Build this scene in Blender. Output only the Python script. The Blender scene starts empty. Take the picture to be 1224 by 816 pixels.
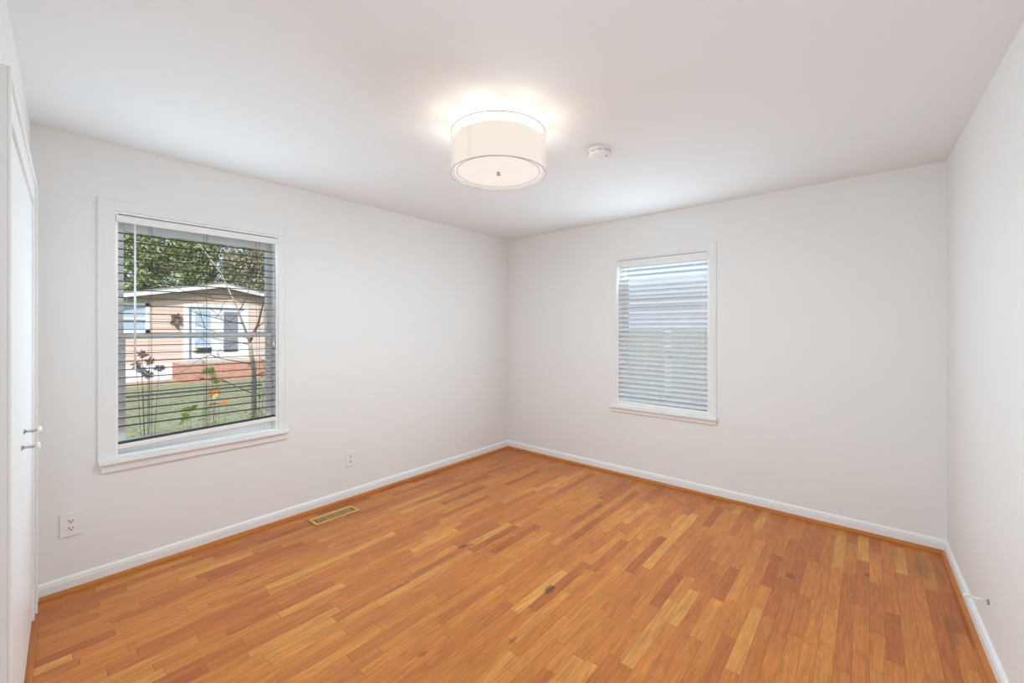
import bpy, bmesh, math, random
from mathutils import Vector, Matrix

C = bpy.context.scene.collection
S = bpy.context.scene
PI = math.pi

# ------------------------------------------------------------------ camera, sky, sun, exposure
F_PX, CX, HY, HEAD = 501.0, 612.0, 392.5, math.radians(40.4)
CAM = Vector((3.2584, -3.7521, 1.3936))
cd = bpy.data.cameras.new('camera')
cd.sensor_width = 36.0
cd.lens = F_PX / 1224.0 * 36.0
cd.shift_x = 0.0
cd.shift_y = -(408.0 - HY) / 1224.0
cd.clip_start = 0.02
cam = bpy.data.objects.new('camera', cd)
C.objects.link(cam)
cam.location = CAM
cam.rotation_euler = (PI / 2, 0, HEAD)
S.camera = cam

S.view_settings.view_transform = 'Standard'
S.view_settings.look = 'None'
S.view_settings.gamma = 1.0
S.view_settings.use_curve_mapping = False
S.view_settings.exposure = 0.0
S.cycles.max_bounces = 14
S.cycles.diffuse_bounces = 10
S.cycles.transparent_max_bounces = 24
S.cycles.sample_clamp_indirect = 6.0
S.cycles.use_denoising = True

LAMP_DOWN, LAMP_SIDE, LAMP_UP = 13.0, 11.5, 1.2
LAMP_COLOR = (0.80, 1.0, 1.08)
DAY_LEFT, DAY_BACK, FILL_HALL = 13.0, 17.0, 18.5   # daylight through the two room windows; fill through the added hall window, W
DAY_COLOR = (0.71, 0.925, 1.06)

world = bpy.data.worlds.new('sky')
S.world = world
world.use_nodes = True
wn = world.node_tree.nodes
wl = world.node_tree.links
sky = wn.new('ShaderNodeTexSky')
sky.sky_type = 'NISHITA'
sky.sun_disc = False
sky.sun_elevation = math.radians(48)
sky.sun_rotation = math.radians(140)
bg = wn['Background']
bg.inputs['Strength'].default_value = 0.22
wl.new(sky.outputs['Color'], bg.inputs['Color'])

sun = bpy.data.lights.new('sun', 'SUN')
sun.energy = 3.5
sun.angle = math.radians(1.5)
sun.color = (1.0, 0.97, 0.93)
so = bpy.data.objects.new('sun', sun)
C.objects.link(so)
so.rotation_euler = Vector((-0.72, 0.36, -0.60)).to_track_quat('-Z', 'Y').to_euler()


# ------------------------------------------------------------------ helpers
def link_new(mesh, name, parent):
    o = bpy.data.objects.new(name, mesh)
    C.objects.link(o)
    if parent is not None:
        o.parent = parent
    return o


def world_loc(o):
    p = Vector((0, 0, 0))
    while o is not None:
        p += o.location
        o = o.parent
    return p


class Frame:
    """wall frame: u along the wall, d outward through the wall, z up"""
    def __init__(self, o, e, n):
        self.o = Vector((o[0], o[1], 0)); self.e = Vector((e[0], e[1], 0)).normalized(); self.n = Vector((n[0], n[1], 0)).normalized()

    def __call__(self, u, d, z):
        return self.o + self.e * u + self.n * d + Vector((0, 0, z))


WORLD = lambda x, y, z: Vector((x, y, z))


class MB:
    def __init__(self):
        self.v = []; self.f = []; self.smooth = []

    def add(self, vs, fs, smooth=False):
        b = len(self.v)
        self.v += [Vector(p) for p in vs]
        self.f += [tuple(i + b for i in q) for q in fs]
        self.smooth += [smooth] * len(fs)
        return self

    def box(self, fr, u0, u1, d0, d1, z0, z1):
        vs = [fr(u, d, z) for u in (u0, u1) for d in (d0, d1) for z in (z0, z1)]
        return self.add(vs, [(0, 1, 3, 2), (4, 6, 7, 5), (0, 4, 5, 1), (2, 3, 7, 6), (0, 2, 6, 4), (1, 5, 7, 3)])

    def extrude(self, fr, prof, u0, u1, smooth=False, z0=0.0):
        """prof: list of (d, z) closed polygon, swept along u"""
        n = len(prof)
        vs = [fr(u0, d, z + z0) for d, z in prof] + [fr(u1, d, z + z0) for d, z in prof]
        self.add(vs, [(i, (i + 1) % n, n + (i + 1) % n, n + i) for i in range(n)], smooth)
        b = len(self.v) - 2 * n
        self.f += [tuple(b + i for i in range(n)), tuple(b + n + i for i in range(n))]
        self.smooth += [False, False]
        return self

    def tube(self, pts, rad, sides=8, cap=True, smooth=True):
        pts = [Vector(p) for p in pts]
        if not isinstance(rad, (list, tuple)):
            rad = [rad] * len(pts)
        vs = []; fs = []
        up = Vector((0, 0, 1))
        t0 = (pts[1] - pts[0]).normalized()
        if abs(t0.dot(up)) > 0.95:
            up = Vector((1, 0, 0))
        for i, p in enumerate(pts):
            t = (pts[min(i + 1, len(pts) - 1)] - pts[max(i - 1, 0)]).normalized()
            a = t.cross(up)
            if a.length < 1e-4:
                a = t.cross(Vector((0, 1, 0)))
            a.normalize(); b = t.cross(a)
            for k in range(sides):
                an = 2 * PI * k / sides
                vs.append(p + (a * math.cos(an) + b * math.sin(an)) * rad[i])
        for i in range(len(pts) - 1):
            for k in range(sides):
                k2 = (k + 1) % sides
                fs.append((i * sides + k, i * sides + k2, (i + 1) * sides + k2, (i + 1) * sides + k))
        self.add(vs, fs, smooth)
        if cap:
            b = len(self.v) - len(vs)
            self.f += [tuple(b + k for k in range(sides)), tuple(b + (len(pts) - 1) * sides + k for k in range(sides))]
            self.smooth += [False, False]
        return self

    def lathe(self, c, prof, axis='Z', sides=48, smooth=True, closed=False):
        """prof: (r, h) pairs round an axis through c"""
        c = Vector(c); vs = []; fs = []
        if isinstance(axis, str):
            ax = {'Z': Vector((0, 0, 1)), 'X': Vector((1, 0, 0)), 'Y': Vector((0, 1, 0))}[axis]
        else:
            ax = Vector(axis).normalized()
        a = ax.orthogonal().normalized(); b = ax.cross(a)
        for r, h in prof:
            for k in range(sides):
                an = 2 * PI * k / sides
                vs.append(c + ax * h + (a * math.cos(an) + b * math.sin(an)) * max(r, 1e-4))
        n = len(prof)
        for i in range(n if closed else n - 1):
            j = (i + 1) % n
            for k in range(sides):
                k2 = (k + 1) % sides
                fs.append((i * sides + k, i * sides + k2, j * sides + k2, j * sides + k))
        return self.add(vs, fs, smooth)

    def build(self, name, mat, parent=None, bevel=0.0, recalc=True):
        off = world_loc(parent) if parent is not None else Vector((0, 0, 0))
        me = bpy.data.meshes.new(name)
        me.from_pydata([tuple(p - off) for p in self.v], [], self.f)
        for p, s in zip(me.polygons, self.smooth):
            p.use_smooth = s
        if recalc:
            bm = bmesh.new(); bm.from_mesh(me)
            bmesh.ops.recalc_face_normals(bm, faces=bm.faces)
            bm.to_mesh(me); bm.free()
        me.materials.append(mat)
        o = link_new(me, name, parent)
        if bevel > 0:
            m = o.modifiers.new('bevel', 'BEVEL'); m.width = bevel; m.segments = 2; m.limit_method = 'ANGLE'
        return o


def daylight(name, loc, direction, energy, w, h):
    ld = bpy.data.lights.new(name, 'AREA'); ld.energy = energy; ld.color = DAY_COLOR
    ld.shape = 'RECTANGLE'; ld.size = w; ld.size_y = h
    o = bpy.data.objects.new(name, ld); C.objects.link(o)
    o.location = loc
    o.visible_glossy = False        # reflections show the modelled window behind it
    o.rotation_euler = Vector(direction).to_track_quat('-Z', 'Y').to_euler()


daylight('daylight', (0.035, -2.97, 1.36), (1, 0, 0.10), DAY_LEFT, 0.80, 1.25)
daylight('daylight', (1.82, -0.035, 1.36), (0, -1, 0.10), DAY_BACK, 0.78, 1.25)
daylight('daylight', (3.15, -5.14, 1.45), (-0.08, 1, 0.22), FILL_HALL, 0.85, 1.15)  # fill light set at the added hall window


def struct(o):
    o['kind'] = 'structure'
    return o


def tag(o, label, cat, group=None):
    o['label'] = label; o['category'] = cat
    if group:
        o['group'] = group
    return o


def thing(name, loc, label, cat, group=None):
    o = bpy.data.objects.new(name, None)
    o.empty_display_size = 0.1
    C.objects.link(o)
    o.location = loc
    return tag(o, label, cat, group)


def copy_tree(o, parent=None):
    c = o.copy(); C.objects.link(c)
    c.parent = parent
    for ch in list(o.children):
        copy_tree(ch, c)
    return c


# ------------------------------------------------------------------ materials
def mat(name, color, rough=0.5, spec=0.5, metal=0.0, bump=0.0, bscale=300.0, var=0.0, vscale=8.0, emit=None, estr=0.0, trans=0.0):
    m = bpy.data.materials.new(name); m.use_nodes = True
    nt = m.node_tree; n = nt.nodes; l = nt.links
    b = n['Principled BSDF']
    b.inputs['Base Color'].default_value = (*color, 1)
    b.inputs['Roughness'].default_value = rough
    b.inputs['Specular IOR Level'].default_value = spec
    b.inputs['Metallic'].default_value = metal
    tc = n.new('ShaderNodeTexCoord')
    if var > 0:
        t = n.new('ShaderNodeTexNoise'); t.inputs['Scale'].default_value = vscale; t.inputs['Detail'].default_value = 4
        l.new(tc.outputs['Object'], t.inputs['Vector'])
        r = n.new('ShaderNodeMapRange'); r.inputs['To Min'].default_value = 1 - var; r.inputs['To Max'].default_value = 1 + var
        l.new(t.outputs['Fac'], r.inputs['Value'])
        mx = n.new('ShaderNodeVectorMath'); mx.operation = 'SCALE'
        mx.inputs[0].default_value = color
        l.new(r.outputs['Result'], mx.inputs['Scale'])
        l.new(mx.outputs['Vector'], b.inputs['Base Color'])
    if bump > 0:
        t = n.new('ShaderNodeTexNoise'); t.inputs['Scale'].default_value = bscale; t.inputs['Detail'].default_value = 3
        l.new(tc.outputs['Object'], t.inputs['Vector'])
        bp = n.new('ShaderNodeBump'); bp.inputs['Strength'].default_value = bump; bp.inputs['Distance'].default_value = 0.002
        l.new(t.outputs['Fac'], bp.inputs['Height'])
        l.new(bp.outputs['Normal'], b.inputs['Normal'])
    if emit:
        b.inputs['Emission Color'].default_value = (*emit, 1)
        b.inputs['Emission Strength'].default_value = estr
    return m


def math_node(nt, op, a, b=None, c=None):
    n = nt.nodes.new('ShaderNodeMath'); n.operation = op
    for i, v in enumerate((a, b, c)):
        if v is None:
            continue
        if isinstance(v, (int, float)):
            n.inputs[i].default_value = v
        else:
            nt.links.new(v, n.inputs[i])
    return n.outputs[0]


def mix_color(nt, fac, a, b, blend='MIX'):
    n = nt.nodes.new('ShaderNodeMix'); n.data_type = 'RGBA'; n.blend_type = blend
    for sock, v in ((n.inputs[0], fac), (n.inputs[6], a), (n.inputs[7], b)):
        if isinstance(v, (int, float)):
            sock.default_value = v
        elif isinstance(v, tuple):
            sock.default_value = (*v, 1) if len(v) == 3 else v
        else:
            nt.links.new(v, sock)
    return n.outputs[2]


def srgb(r, g, b):
    f = lambda c: (c / 255 / 12.92) if c / 255 <= 0.04045 else ((c / 255 + 0.055) / 1.055) ** 2.4
    return (f(r), f(g), f(b))


# dark knots and stains worn into the boards: x, y, half-length across, half-length along, strength
FLOOR_STAINS = [
    (1.263, -1.899, 0.016, 0.04, 0.8), (1.947, -1.898, 0.024, 0.045, 0.8),
    (2.92, -0.91, 0.024, 0.035, 0.55), (1.287, -2.08, 0.024, 0.36, 0.32), (1.31, -2.42, 0.012, 0.10, 0.4),
    (0.778, -1.88, 0.012, 0.07, 0.35), (1.63, -0.79, 0.016, 0.06, 0.45), (1.42, -0.75, 0.012, 0.05, 0.4),
    (0.62, -2.93, 0.012, 0.10, 0.35), (2.035, -2.31, 0.010, 0.03, 0.5), (3.25, -0.62, 0.012, 0.03, 0.5),
    (3.50, -0.30, 0.03, 0.16, 0.3), (3.55, -0.95, 0.02, 0.16, 0.28),
]


def floor_material():
    m = bpy.data.materials.new('strip_oak_floor'); m.use_nodes = True
    nt = m.node_tree; n = nt.nodes; l = nt.links
    bsdf = n['Principled BSDF']
    tc = n.new('ShaderNodeTexCoord')
    sp = n.new('ShaderNodeSeparateXYZ'); l.new(tc.outputs['Object'], sp.inputs[0])
    x, y = sp.outputs[0], sp.outputs[1]
    Wd, L = 0.0572, 0.44
    xs = math_node(nt, 'DIVIDE', x, Wd)
    row = math_node(nt, 'FLOOR', xs)
    fr = math_node(nt, 'FRACT', xs)
    wr = n.new('ShaderNodeTexWhiteNoise'); wr.noise_dimensions = '1D'; l.new(row, wr.inputs['W'])
    W = math_node(nt, 'ADD', math_node(nt, 'DIVIDE', y, L), math_node(nt, 'ADD', math_node(nt, 'MULTIPLY', row, 23.0), wr.outputs['Value']))
    v1 = n.new('ShaderNodeTexVoronoi'); v1.voronoi_dimensions = '1D'; v1.feature = 'F1'
    v1.inputs['Scale'].default_value = 1.0; l.new(W, v1.inputs['W'])
    v2 = n.new('ShaderNodeTexVoronoi'); v2.voronoi_dimensions = '1D'; v2.feature = 'DISTANCE_TO_EDGE'
    v2.inputs['Scale'].default_value = 1.0; l.new(W, v2.inputs['W'])
    sc = n.new('ShaderNodeSeparateColor'); l.new(v1.outputs['Color'], sc.inputs[0])
    rnd, rnd2, rnd3 = sc.outputs[0], sc.outputs[1], sc.outputs[2]
    ramp = n.new('ShaderNodeValToRGB')
    cr = ramp.color_ramp
    cols = [(0.0, srgb(173, 96, 48)), (0.12, srgb(187, 109, 54)), (0.4, srgb(196, 118, 57)), (0.65, srgb(200, 123, 59)), (0.88, srgb(205, 131, 63)), (1.0, srgb(213, 148, 76))]
    cr.elements[0].position = 0; cr.elements[0].color = (*cols[0][1], 1)
    cr.elements[1].position = 1; cr.elements[1].color = (*cols[-1][1], 1)
    for p, c in cols[1:-1]:
        e = cr.elements.new(p); e.color = (*c, 1)
    l.new(rnd, ramp.inputs[0])
    # grain, stretched along the boards, different on every board
    cv = n.new('ShaderNodeCombineXYZ')
    l.new(math_node(nt, 'ADD', math_node(nt, 'MULTIPLY', x, 95.0), math_node(nt, 'MULTIPLY', rnd2, 40.0)), cv.inputs[0])
    l.new(math_node(nt, 'ADD', math_node(nt, 'MULTIPLY', y, 5.0), math_node(nt, 'MULTIPLY', rnd3, 40.0)), cv.inputs[1])
    g = n.new('ShaderNodeTexNoise'); g.inputs['Scale'].default_value = 1.0; g.inputs['Detail'].default_value = 5; g.inputs['Distortion'].default_value = 1.2
    l.new(cv.outputs[0], g.inputs['Vector'])
    gr = n.new('ShaderNodeMapRange'); gr.inputs[1].default_value = 0.3; gr.inputs[2].default_value = 0.75
    gr.inputs[3].default_value = 0.78; gr.inputs[4].default_value = 1.16
    l.new(g.outputs['Fac'], gr.inputs[0])
    # cathedral figure
    cv2 = n.new('ShaderNodeCombineXYZ')
    l.new(math_node(nt, 'ADD', math_node(nt, 'MULTIPLY', x, 30.0), math_node(nt, 'MULTIPLY', rnd3, 30.0)), cv2.inputs[0])
    l.new(math_node(nt, 'ADD', math_node(nt, 'MULTIPLY', y, 2.2), math_node(nt, 'MULTIPLY', rnd2, 30.0)), cv2.inputs[1])
    wv = n.new('ShaderNodeTexWave'); wv.inputs['Scale'].default_value = 1.3; wv.inputs['Distortion'].default_value = 5.0; wv.inputs['Detail'].default_value = 2
    l.new(cv2.outputs[0], wv.inputs['Vector'])
    wr2 = n.new('ShaderNodeMapRange'); wr2.inputs[3].default_value = 0.93; wr2.inputs[4].default_value = 1.05
    l.new(wv.outputs['Fac'], wr2.inputs[0])
    shade = math_node(nt, 'MULTIPLY', gr.outputs[0], wr2.outputs[0])
    # cloudy streaks inside each board
    cv3 = n.new('ShaderNodeCombineXYZ')
    l.new(math_node(nt, 'ADD', math_node(nt, 'MULTIPLY', x, 34.0), math_node(nt, 'MULTIPLY', rnd3, 60.0)), cv3.inputs[0])
    l.new(math_node(nt, 'ADD', math_node(nt, 'MULTIPLY', y, 6.5), math_node(nt, 'MULTIPLY', rnd2, 60.0)), cv3.inputs[1])
    g3 = n.new('ShaderNodeTexNoise'); g3.inputs['Scale'].default_value = 1.0; g3.inputs['Detail'].default_value = 4; g3.inputs['Distortion'].default_value = 0.8
    l.new(cv3.outputs[0], g3.inputs['Vector'])
    g3r = n.new('ShaderNodeMapRange'); g3r.inputs[1].default_value = 0.3; g3r.inputs[2].default_value = 0.7; g3r.inputs[3].default_value = 0.86; g3r.inputs[4].default_value = 1.12
    l.new(g3.outputs['Fac'], g3r.inputs[0])
    shade = math_node(nt, 'MULTIPLY', shade, g3r.outputs[0])
    # broad wear
    cl = n.new('ShaderNodeTexNoise'); cl.inputs['Scale'].default_value = 1.3; cl.inputs['Detail'].default_value = 3
    l.new(tc.outputs['Object'], cl.inputs['Vector'])
    clr = n.new('ShaderNodeMapRange'); clr.inputs[1].default_value = 0.3; clr.inputs[2].default_value = 0.7; clr.inputs[3].default_value = 0.93; clr.inputs[4].default_value = 1.07
    l.new(cl.outputs['Fac'], clr.inputs[0])
    shade = math_node(nt, 'MULTIPLY', shade, clr.outputs[0])
    vm = n.new('ShaderNodeVectorMath'); vm.operation = 'SCALE'
    l.new(ramp.outputs[0], vm.inputs[0]); l.new(shade, vm.inputs['Scale'])
    col = vm.outputs[0]
    # seams between strips and at the butt ends
    edge = math_node(nt, 'MINIMUM', fr, math_node(nt, 'SUBTRACT', 1.0, fr))
    s1 = n.new('ShaderNodeMapRange'); s1.interpolation_type = 'SMOOTHSTEP'
    s1.inputs[1].default_value = 0.006; s1.inputs[2].default_value = 0.034; s1.inputs[3].default_value = 0.55; s1.inputs[4].default_value = 0.0
    l.new(edge, s1.inputs[0])
    s2 = n.new('ShaderNodeMapRange'); s2.interpolation_type = 'SMOOTHSTEP'
    s2.inputs[1].default_value = 0.0015; s2.inputs[2].default_value = 0.005; s2.inputs[3].default_value = 0.6; s2.inputs[4].default_value = 0.0
    l.new(v2.outputs['Distance'], s2.inputs[0])
    seam = math_node(nt, 'MAXIMUM', s1.outputs[0], s2.outputs[0])
    sv = n.new('ShaderNodeTexNoise'); sv.inputs['Scale'].default_value = 3.0
    l.new(tc.outputs['Object'], sv.inputs['Vector'])
    svr = n.new('ShaderNodeMapRange'); svr.inputs[1].default_value = 0.35; svr.inputs[2].default_value = 0.65; svr.inputs[3].default_value = 0.35; svr.inputs[4].default_value = 1.0
    l.new(sv.outputs['Fac'], svr.inputs[0])
    seam = math_node(nt, 'MULTIPLY', seam, svr.outputs[0])
    col = mix_color(nt, seam, col, srgb(96, 52, 30))
    # short dark mineral streaks
    cv4 = n.new('ShaderNodeCombineXYZ')
    l.new(math_node(nt, 'ADD', math_node(nt, 'MULTIPLY', x, 70.0), math_node(nt, 'MULTIPLY', rnd2, 80.0)), cv4.inputs[0])
    l.new(math_node(nt, 'ADD', math_node(nt, 'MULTIPLY', y, 4.0), math_node(nt, 'MULTIPLY', rnd3, 80.0)), cv4.inputs[1])
    g4 = n.new('ShaderNodeTexNoise'); g4.inputs['Scale'].default_value = 1.0; g4.inputs['Detail'].default_value = 2; g4.inputs['Distortion'].default_value = 0.5
    l.new(cv4.outputs[0], g4.inputs['Vector'])
    g4r = n.new('ShaderNodeMapRange'); g4r.interpolation_type = 'SMOOTHSTEP'; g4r.inputs[1].default_value = 0.66; g4r.inputs[2].default_value = 0.78; g4r.inputs[3].default_value = 0.0; g4r.inputs[4].default_value = 0.5
    l.new(g4.outputs['Fac'], g4r.inputs[0])
    col = mix_color(nt, g4r.outputs[0], col, srgb(112, 60, 36))
    # small random knots
    kv = n.new('ShaderNodeTexVoronoi'); kv.inputs['Scale'].default_value = 1.0
    kc = n.new('ShaderNodeCombineXYZ')
    l.new(math_node(nt, 'MULTIPLY', x, 5.0), kc.inputs[0]); l.new(math_node(nt, 'MULTIPLY', y, 2.2), kc.inputs[1])
    l.new(kc.outputs[0], kv.inputs['Vector'])
    kr = n.new('ShaderNodeMapRange'); kr.interpolation_type = 'SMOOTHSTEP'
    kr.inputs[1].default_value = 0.02; kr.inputs[2].default_value = 0.085; kr.inputs[3].default_value = 0.55; kr.inputs[4].default_value = 0.0
    l.new(kv.outputs['Distance'], kr.inputs[0])
    ksel = n.new('ShaderNodeSeparateColor'); l.new(kv.outputs['Color'], ksel.inputs[0])
    kn = math_node(nt, 'MULTIPLY', kr.outputs[0], math_node(nt, 'GREATER_THAN', ksel.outputs[0], 0.55))
    col = mix_color(nt, kn, col, srgb(104, 58, 36))
    # stains
    sn = n.new('ShaderNodeTexNoise'); sn.inputs['Scale'].default_value = 60.0; sn.inputs['Detail'].default_value = 3
    l.new(tc.outputs['Object'], sn.inputs['Vector'])
    tot = None
    for (sx, sy, hx, hyy, st) in FLOOR_STAINS:
        dx = math_node(nt, 'DIVIDE', math_node(nt, 'SUBTRACT', x, sx), hx)
        dy = math_node(nt, 'DIVIDE', math_node(nt, 'SUBTRACT', y, sy), hyy)
        r = math_node(nt, 'SQRT', math_node(nt, 'ADD', math_node(nt, 'MULTIPLY', dx, dx), math_node(nt, 'MULTIPLY', dy, dy)))
        r = math_node(nt, 'ADD', r, math_node(nt, 'MULTIPLY', math_node(nt, 'SUBTRACT', sn.outputs['Fac'], 0.5), 1.3))
        q = n.new('ShaderNodeMapRange'); q.interpolation_type = 'SMOOTHSTEP'
        q.inputs[1].default_value = 0.7; q.inputs[2].default_value = 1.15; q.inputs[3].default_value = st; q.inputs[4].default_value = 0.0
        l.new(r, q.inputs[0])
        tot = q.outputs[0] if tot is None else math_node(nt, 'MAXIMUM', tot, q.outputs[0])
    col = mix_color(nt, tot, col, srgb(88, 60, 48))
    l.new(col, bsdf.inputs['Base Color'])
    rr = n.new('ShaderNodeMapRange'); rr.inputs[3].default_value = 0.30; rr.inputs[4].default_value = 0.46
    l.new(g.outputs['Fac'], rr.inputs[0]); l.new(rr.outputs[0], bsdf.inputs['Roughness'])
    bsdf.inputs['Specular IOR Level'].default_value = 0.4
    bp = n.new('ShaderNodeBump'); bp.inputs['Strength'].default_value = 0.25; bp.inputs['Distance'].default_value = 0.0015; bp.invert = True
    l.new(seam, bp.inputs['Height']); l.new(bp.outputs['Normal'], bsdf.inputs['Normal'])
    return m


def brick_material():
    m = bpy.data.materials.new('red_brick'); m.use_nodes = True
    nt = m.node_tree; n = nt.nodes; l = nt.links
    b = n['Principled BSDF']
    tc = n.new('ShaderNodeTexCoord'); mp = n.new('ShaderNodeMapping')
    mp.inputs['Rotation'].default_value = (PI / 2, 0, PI / 2)
    sp = n.new('ShaderNodeSeparateXYZ'); l.new(tc.outputs['Object'], sp.inputs[0])
    cb = n.new('ShaderNodeCombineXYZ')
    l.new(math_node(nt, 'ADD', sp.outputs[1], sp.outputs[0]), cb.inputs[0]); l.new(sp.outputs[2], cb.inputs[1])
    br = n.new('ShaderNodeTexBrick'); br.inputs['Scale'].default_value = 4.4
    br.inputs['Color1'].default_value = (*srgb(184, 124, 100), 1); br.inputs['Color2'].default_value = (*srgb(202, 146, 120), 1)
    br.inputs['Mortar'].default_value = (*srgb(205, 190, 175), 1); br.inputs['Mortar Size'].default_value = 0.016
    l.new(cb.outputs[0], br.inputs['Vector']); l.new(br.outputs['Color'], b.inputs['Base Color'])
    b.inputs['Roughness'].default_value = 0.9
    return m


def wood_material(name, c1, c2, axis):
    m = bpy.data.materials.new(name); m.use_nodes = True
    nt = m.node_tree; n = nt.nodes; l = nt.links
    b = n['Principled BSDF']
    tc = n.new('ShaderNodeTexCoord'); mp = n.new('ShaderNodeMapping')
    mp.inputs['Scale'].default_value = tuple(3.0 if i == axis else 60.0 for i in range(3))
    l.new(tc.outputs['Object'], mp.inputs[0])
    t = n.new('ShaderNodeTexNoise'); t.inputs['Scale'].default_value = 1.0; t.inputs['Detail'].default_value = 4
    l.new(mp.outputs[0], t.inputs['Vector'])
    r = n.new('ShaderNodeMapRange'); r.inputs[1].default_value = 0.3; r.inputs[2].default_value = 0.7
    l.new(t.outputs['Fac'], r.inputs[0])
    l.new(mix_color(nt, r.outputs[0], c1, c2), b.inputs['Base Color'])
    b.inputs['Roughness'].default_value = 0.4
    return m


def ground_material():
    m = bpy.data.materials.new('lawn_grass'); m.use_nodes = True
    nt = m.node_tree; n = nt.nodes; l = nt.links
    b = n['Principled BSDF']
    tc = n.new('ShaderNodeTexCoord')
    a = n.new('ShaderNodeTexNoise'); a.inputs['Scale'].default_value = 0.9; a.inputs['Detail'].default_value = 5
    c = n.new('ShaderNodeTexNoise'); c.inputs['Scale'].default_value = 14.0; c.inputs['Detail'].default_value = 5
    for t in (a, c):
        l.new(tc.outputs['Object'], t.inputs['Vector'])
    r1 = n.new('ShaderNodeMapRange'); r1.inputs[1].default_value = 0.42; r1.inputs[2].default_value = 0.68; l.new(a.outputs['Fac'], r1.inputs[0])
    r2 = n.new('ShaderNodeMapRange'); r2.inputs[1].default_value = 0.3; r2.inputs[2].default_value = 0.72; l.new(c.outputs['Fac'], r2.inputs[0])
    g = mix_color(nt, r2.outputs[0], srgb(124, 130, 90), srgb(190, 193, 148))
    d = mix_color(nt, r2.outputs[0], srgb(156, 142, 116), srgb(204, 196, 170))
    l.new(mix_color(nt, math_node(nt, 'MULTIPLY', r1.outputs[0], 0.55), g, d), b.inputs['Base Color'])
    b.inputs['Roughness'].default_value = 0.95
    b.inputs['Specular IOR Level'].default_value = 0.1
    return m


def leaf_material(name, cols, scale=6.0):
    m = bpy.data.materials.new(name); m.use_nodes = True
    nt = m.node_tree; n = nt.nodes; l = nt.links
    b = n['Principled BSDF']
    ge = n.new('ShaderNodeNewGeometry')
    ramp = n.new('ShaderNodeValToRGB'); cr = ramp.color_ramp
    cr.elements[0].color = (*cols[0], 1); cr.elements[1].color = (*cols[-1], 1)
    for i, c in enumerate(cols[1:-1]):
        e = cr.elements.new((i + 1) / (len(cols) - 1)); e.color = (*c, 1)
    l.new(ge.outputs['Random Per Island'], ramp.inputs[0])
    l.new(ramp.outputs[0], b.inputs['Base Color'])
    b.inputs['Roughness'].default_value = 0.6
    b.inputs['Specular IOR Level'].default_value = 0.2
    tr = n.new('ShaderNodeBsdfTranslucent'); l.new(ramp.outputs[0], tr.inputs['Color'])
    mx = n.new('ShaderNodeMixShader'); mx.inputs[0].default_value = 0.3
    l.new(b.outputs[0], mx.inputs[1]); l.new(tr.outputs[0], mx.inputs[2])
    l.new(mx.outputs[0], n['Material Output'].inputs[0])
    return m


def glass_material():
    m = bpy.data.materials.new('window_glass'); m.use_nodes = True
    nt = m.node_tree; n = nt.nodes; l = nt.links
    n.remove(n['Principled BSDF'])
    t = n.new('ShaderNodeBsdfTransparent'); t.inputs[0].default_value = (0.97, 0.98, 0.98, 1)
    g = n.new('ShaderNodeBsdfGlossy'); g.inputs['Roughness'].default_value = 0.02
    mx = n.new('ShaderNodeMixShader'); mx.inputs[0].default_value = 0.04
    l.new(t.outputs[0], mx.inputs[1]); l.new(g.outputs[0], mx.inputs[2]); l.new(mx.outputs[0], n['Material Output'].inputs[0])
    return m


def sheer_material():
    """sheer outer shade fabric, glowing a little"""
    m = bpy.data.materials.new('sheer_fabric'); m.use_nodes = True
    nt = m.node_tree; n = nt.nodes; l = nt.links
    n.remove(n['Principled BSDF'])
    t = n.new('ShaderNodeBsdfTransparent'); t.inputs[0].default_value = (1, 0.985, 0.97, 1)
    d = n.new('ShaderNodeEmission'); d.inputs[0].default_value = (1.0, 0.885, 0.80, 1); d.inputs[1].default_value = 0.92
    mx = n.new('ShaderNodeMixShader'); mx.inputs[0].default_value = 0.46
    l.new(t.outputs[0], mx.inputs[1]); l.new(d.outputs[0], mx.inputs[2]); l.new(mx.outputs[0], n['Material Output'].inputs[0])
    return m


def glow_material(name, color, strength, weave=0.0):
    m = bpy.data.materials.new(name); m.use_nodes = True
    nt = m.node_tree; n = nt.nodes; l = nt.links
    n.remove(n['Principled BSDF'])
    e = n.new('ShaderNodeEmission'); e.inputs[0].default_value = (*color, 1); e.inputs[1].default_value = strength
    if weave:
        tc = n.new('ShaderNodeTexCoord'); t = n.new('ShaderNodeTexNoise'); t.inputs['Scale'].default_value = 9.0
        l.new(tc.outputs['Object'], t.inputs['Vector'])
        r = n.new('ShaderNodeMapRange'); r.inputs[3].default_value = strength - weave; r.inputs[4].default_value = strength + weave
        l.new(t.outputs['Fac'], r.inputs[0]); l.new(r.outputs[0], e.inputs[1])
    l.new(e.outputs[0], n['Material Output'].inputs[0])
    return m


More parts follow.
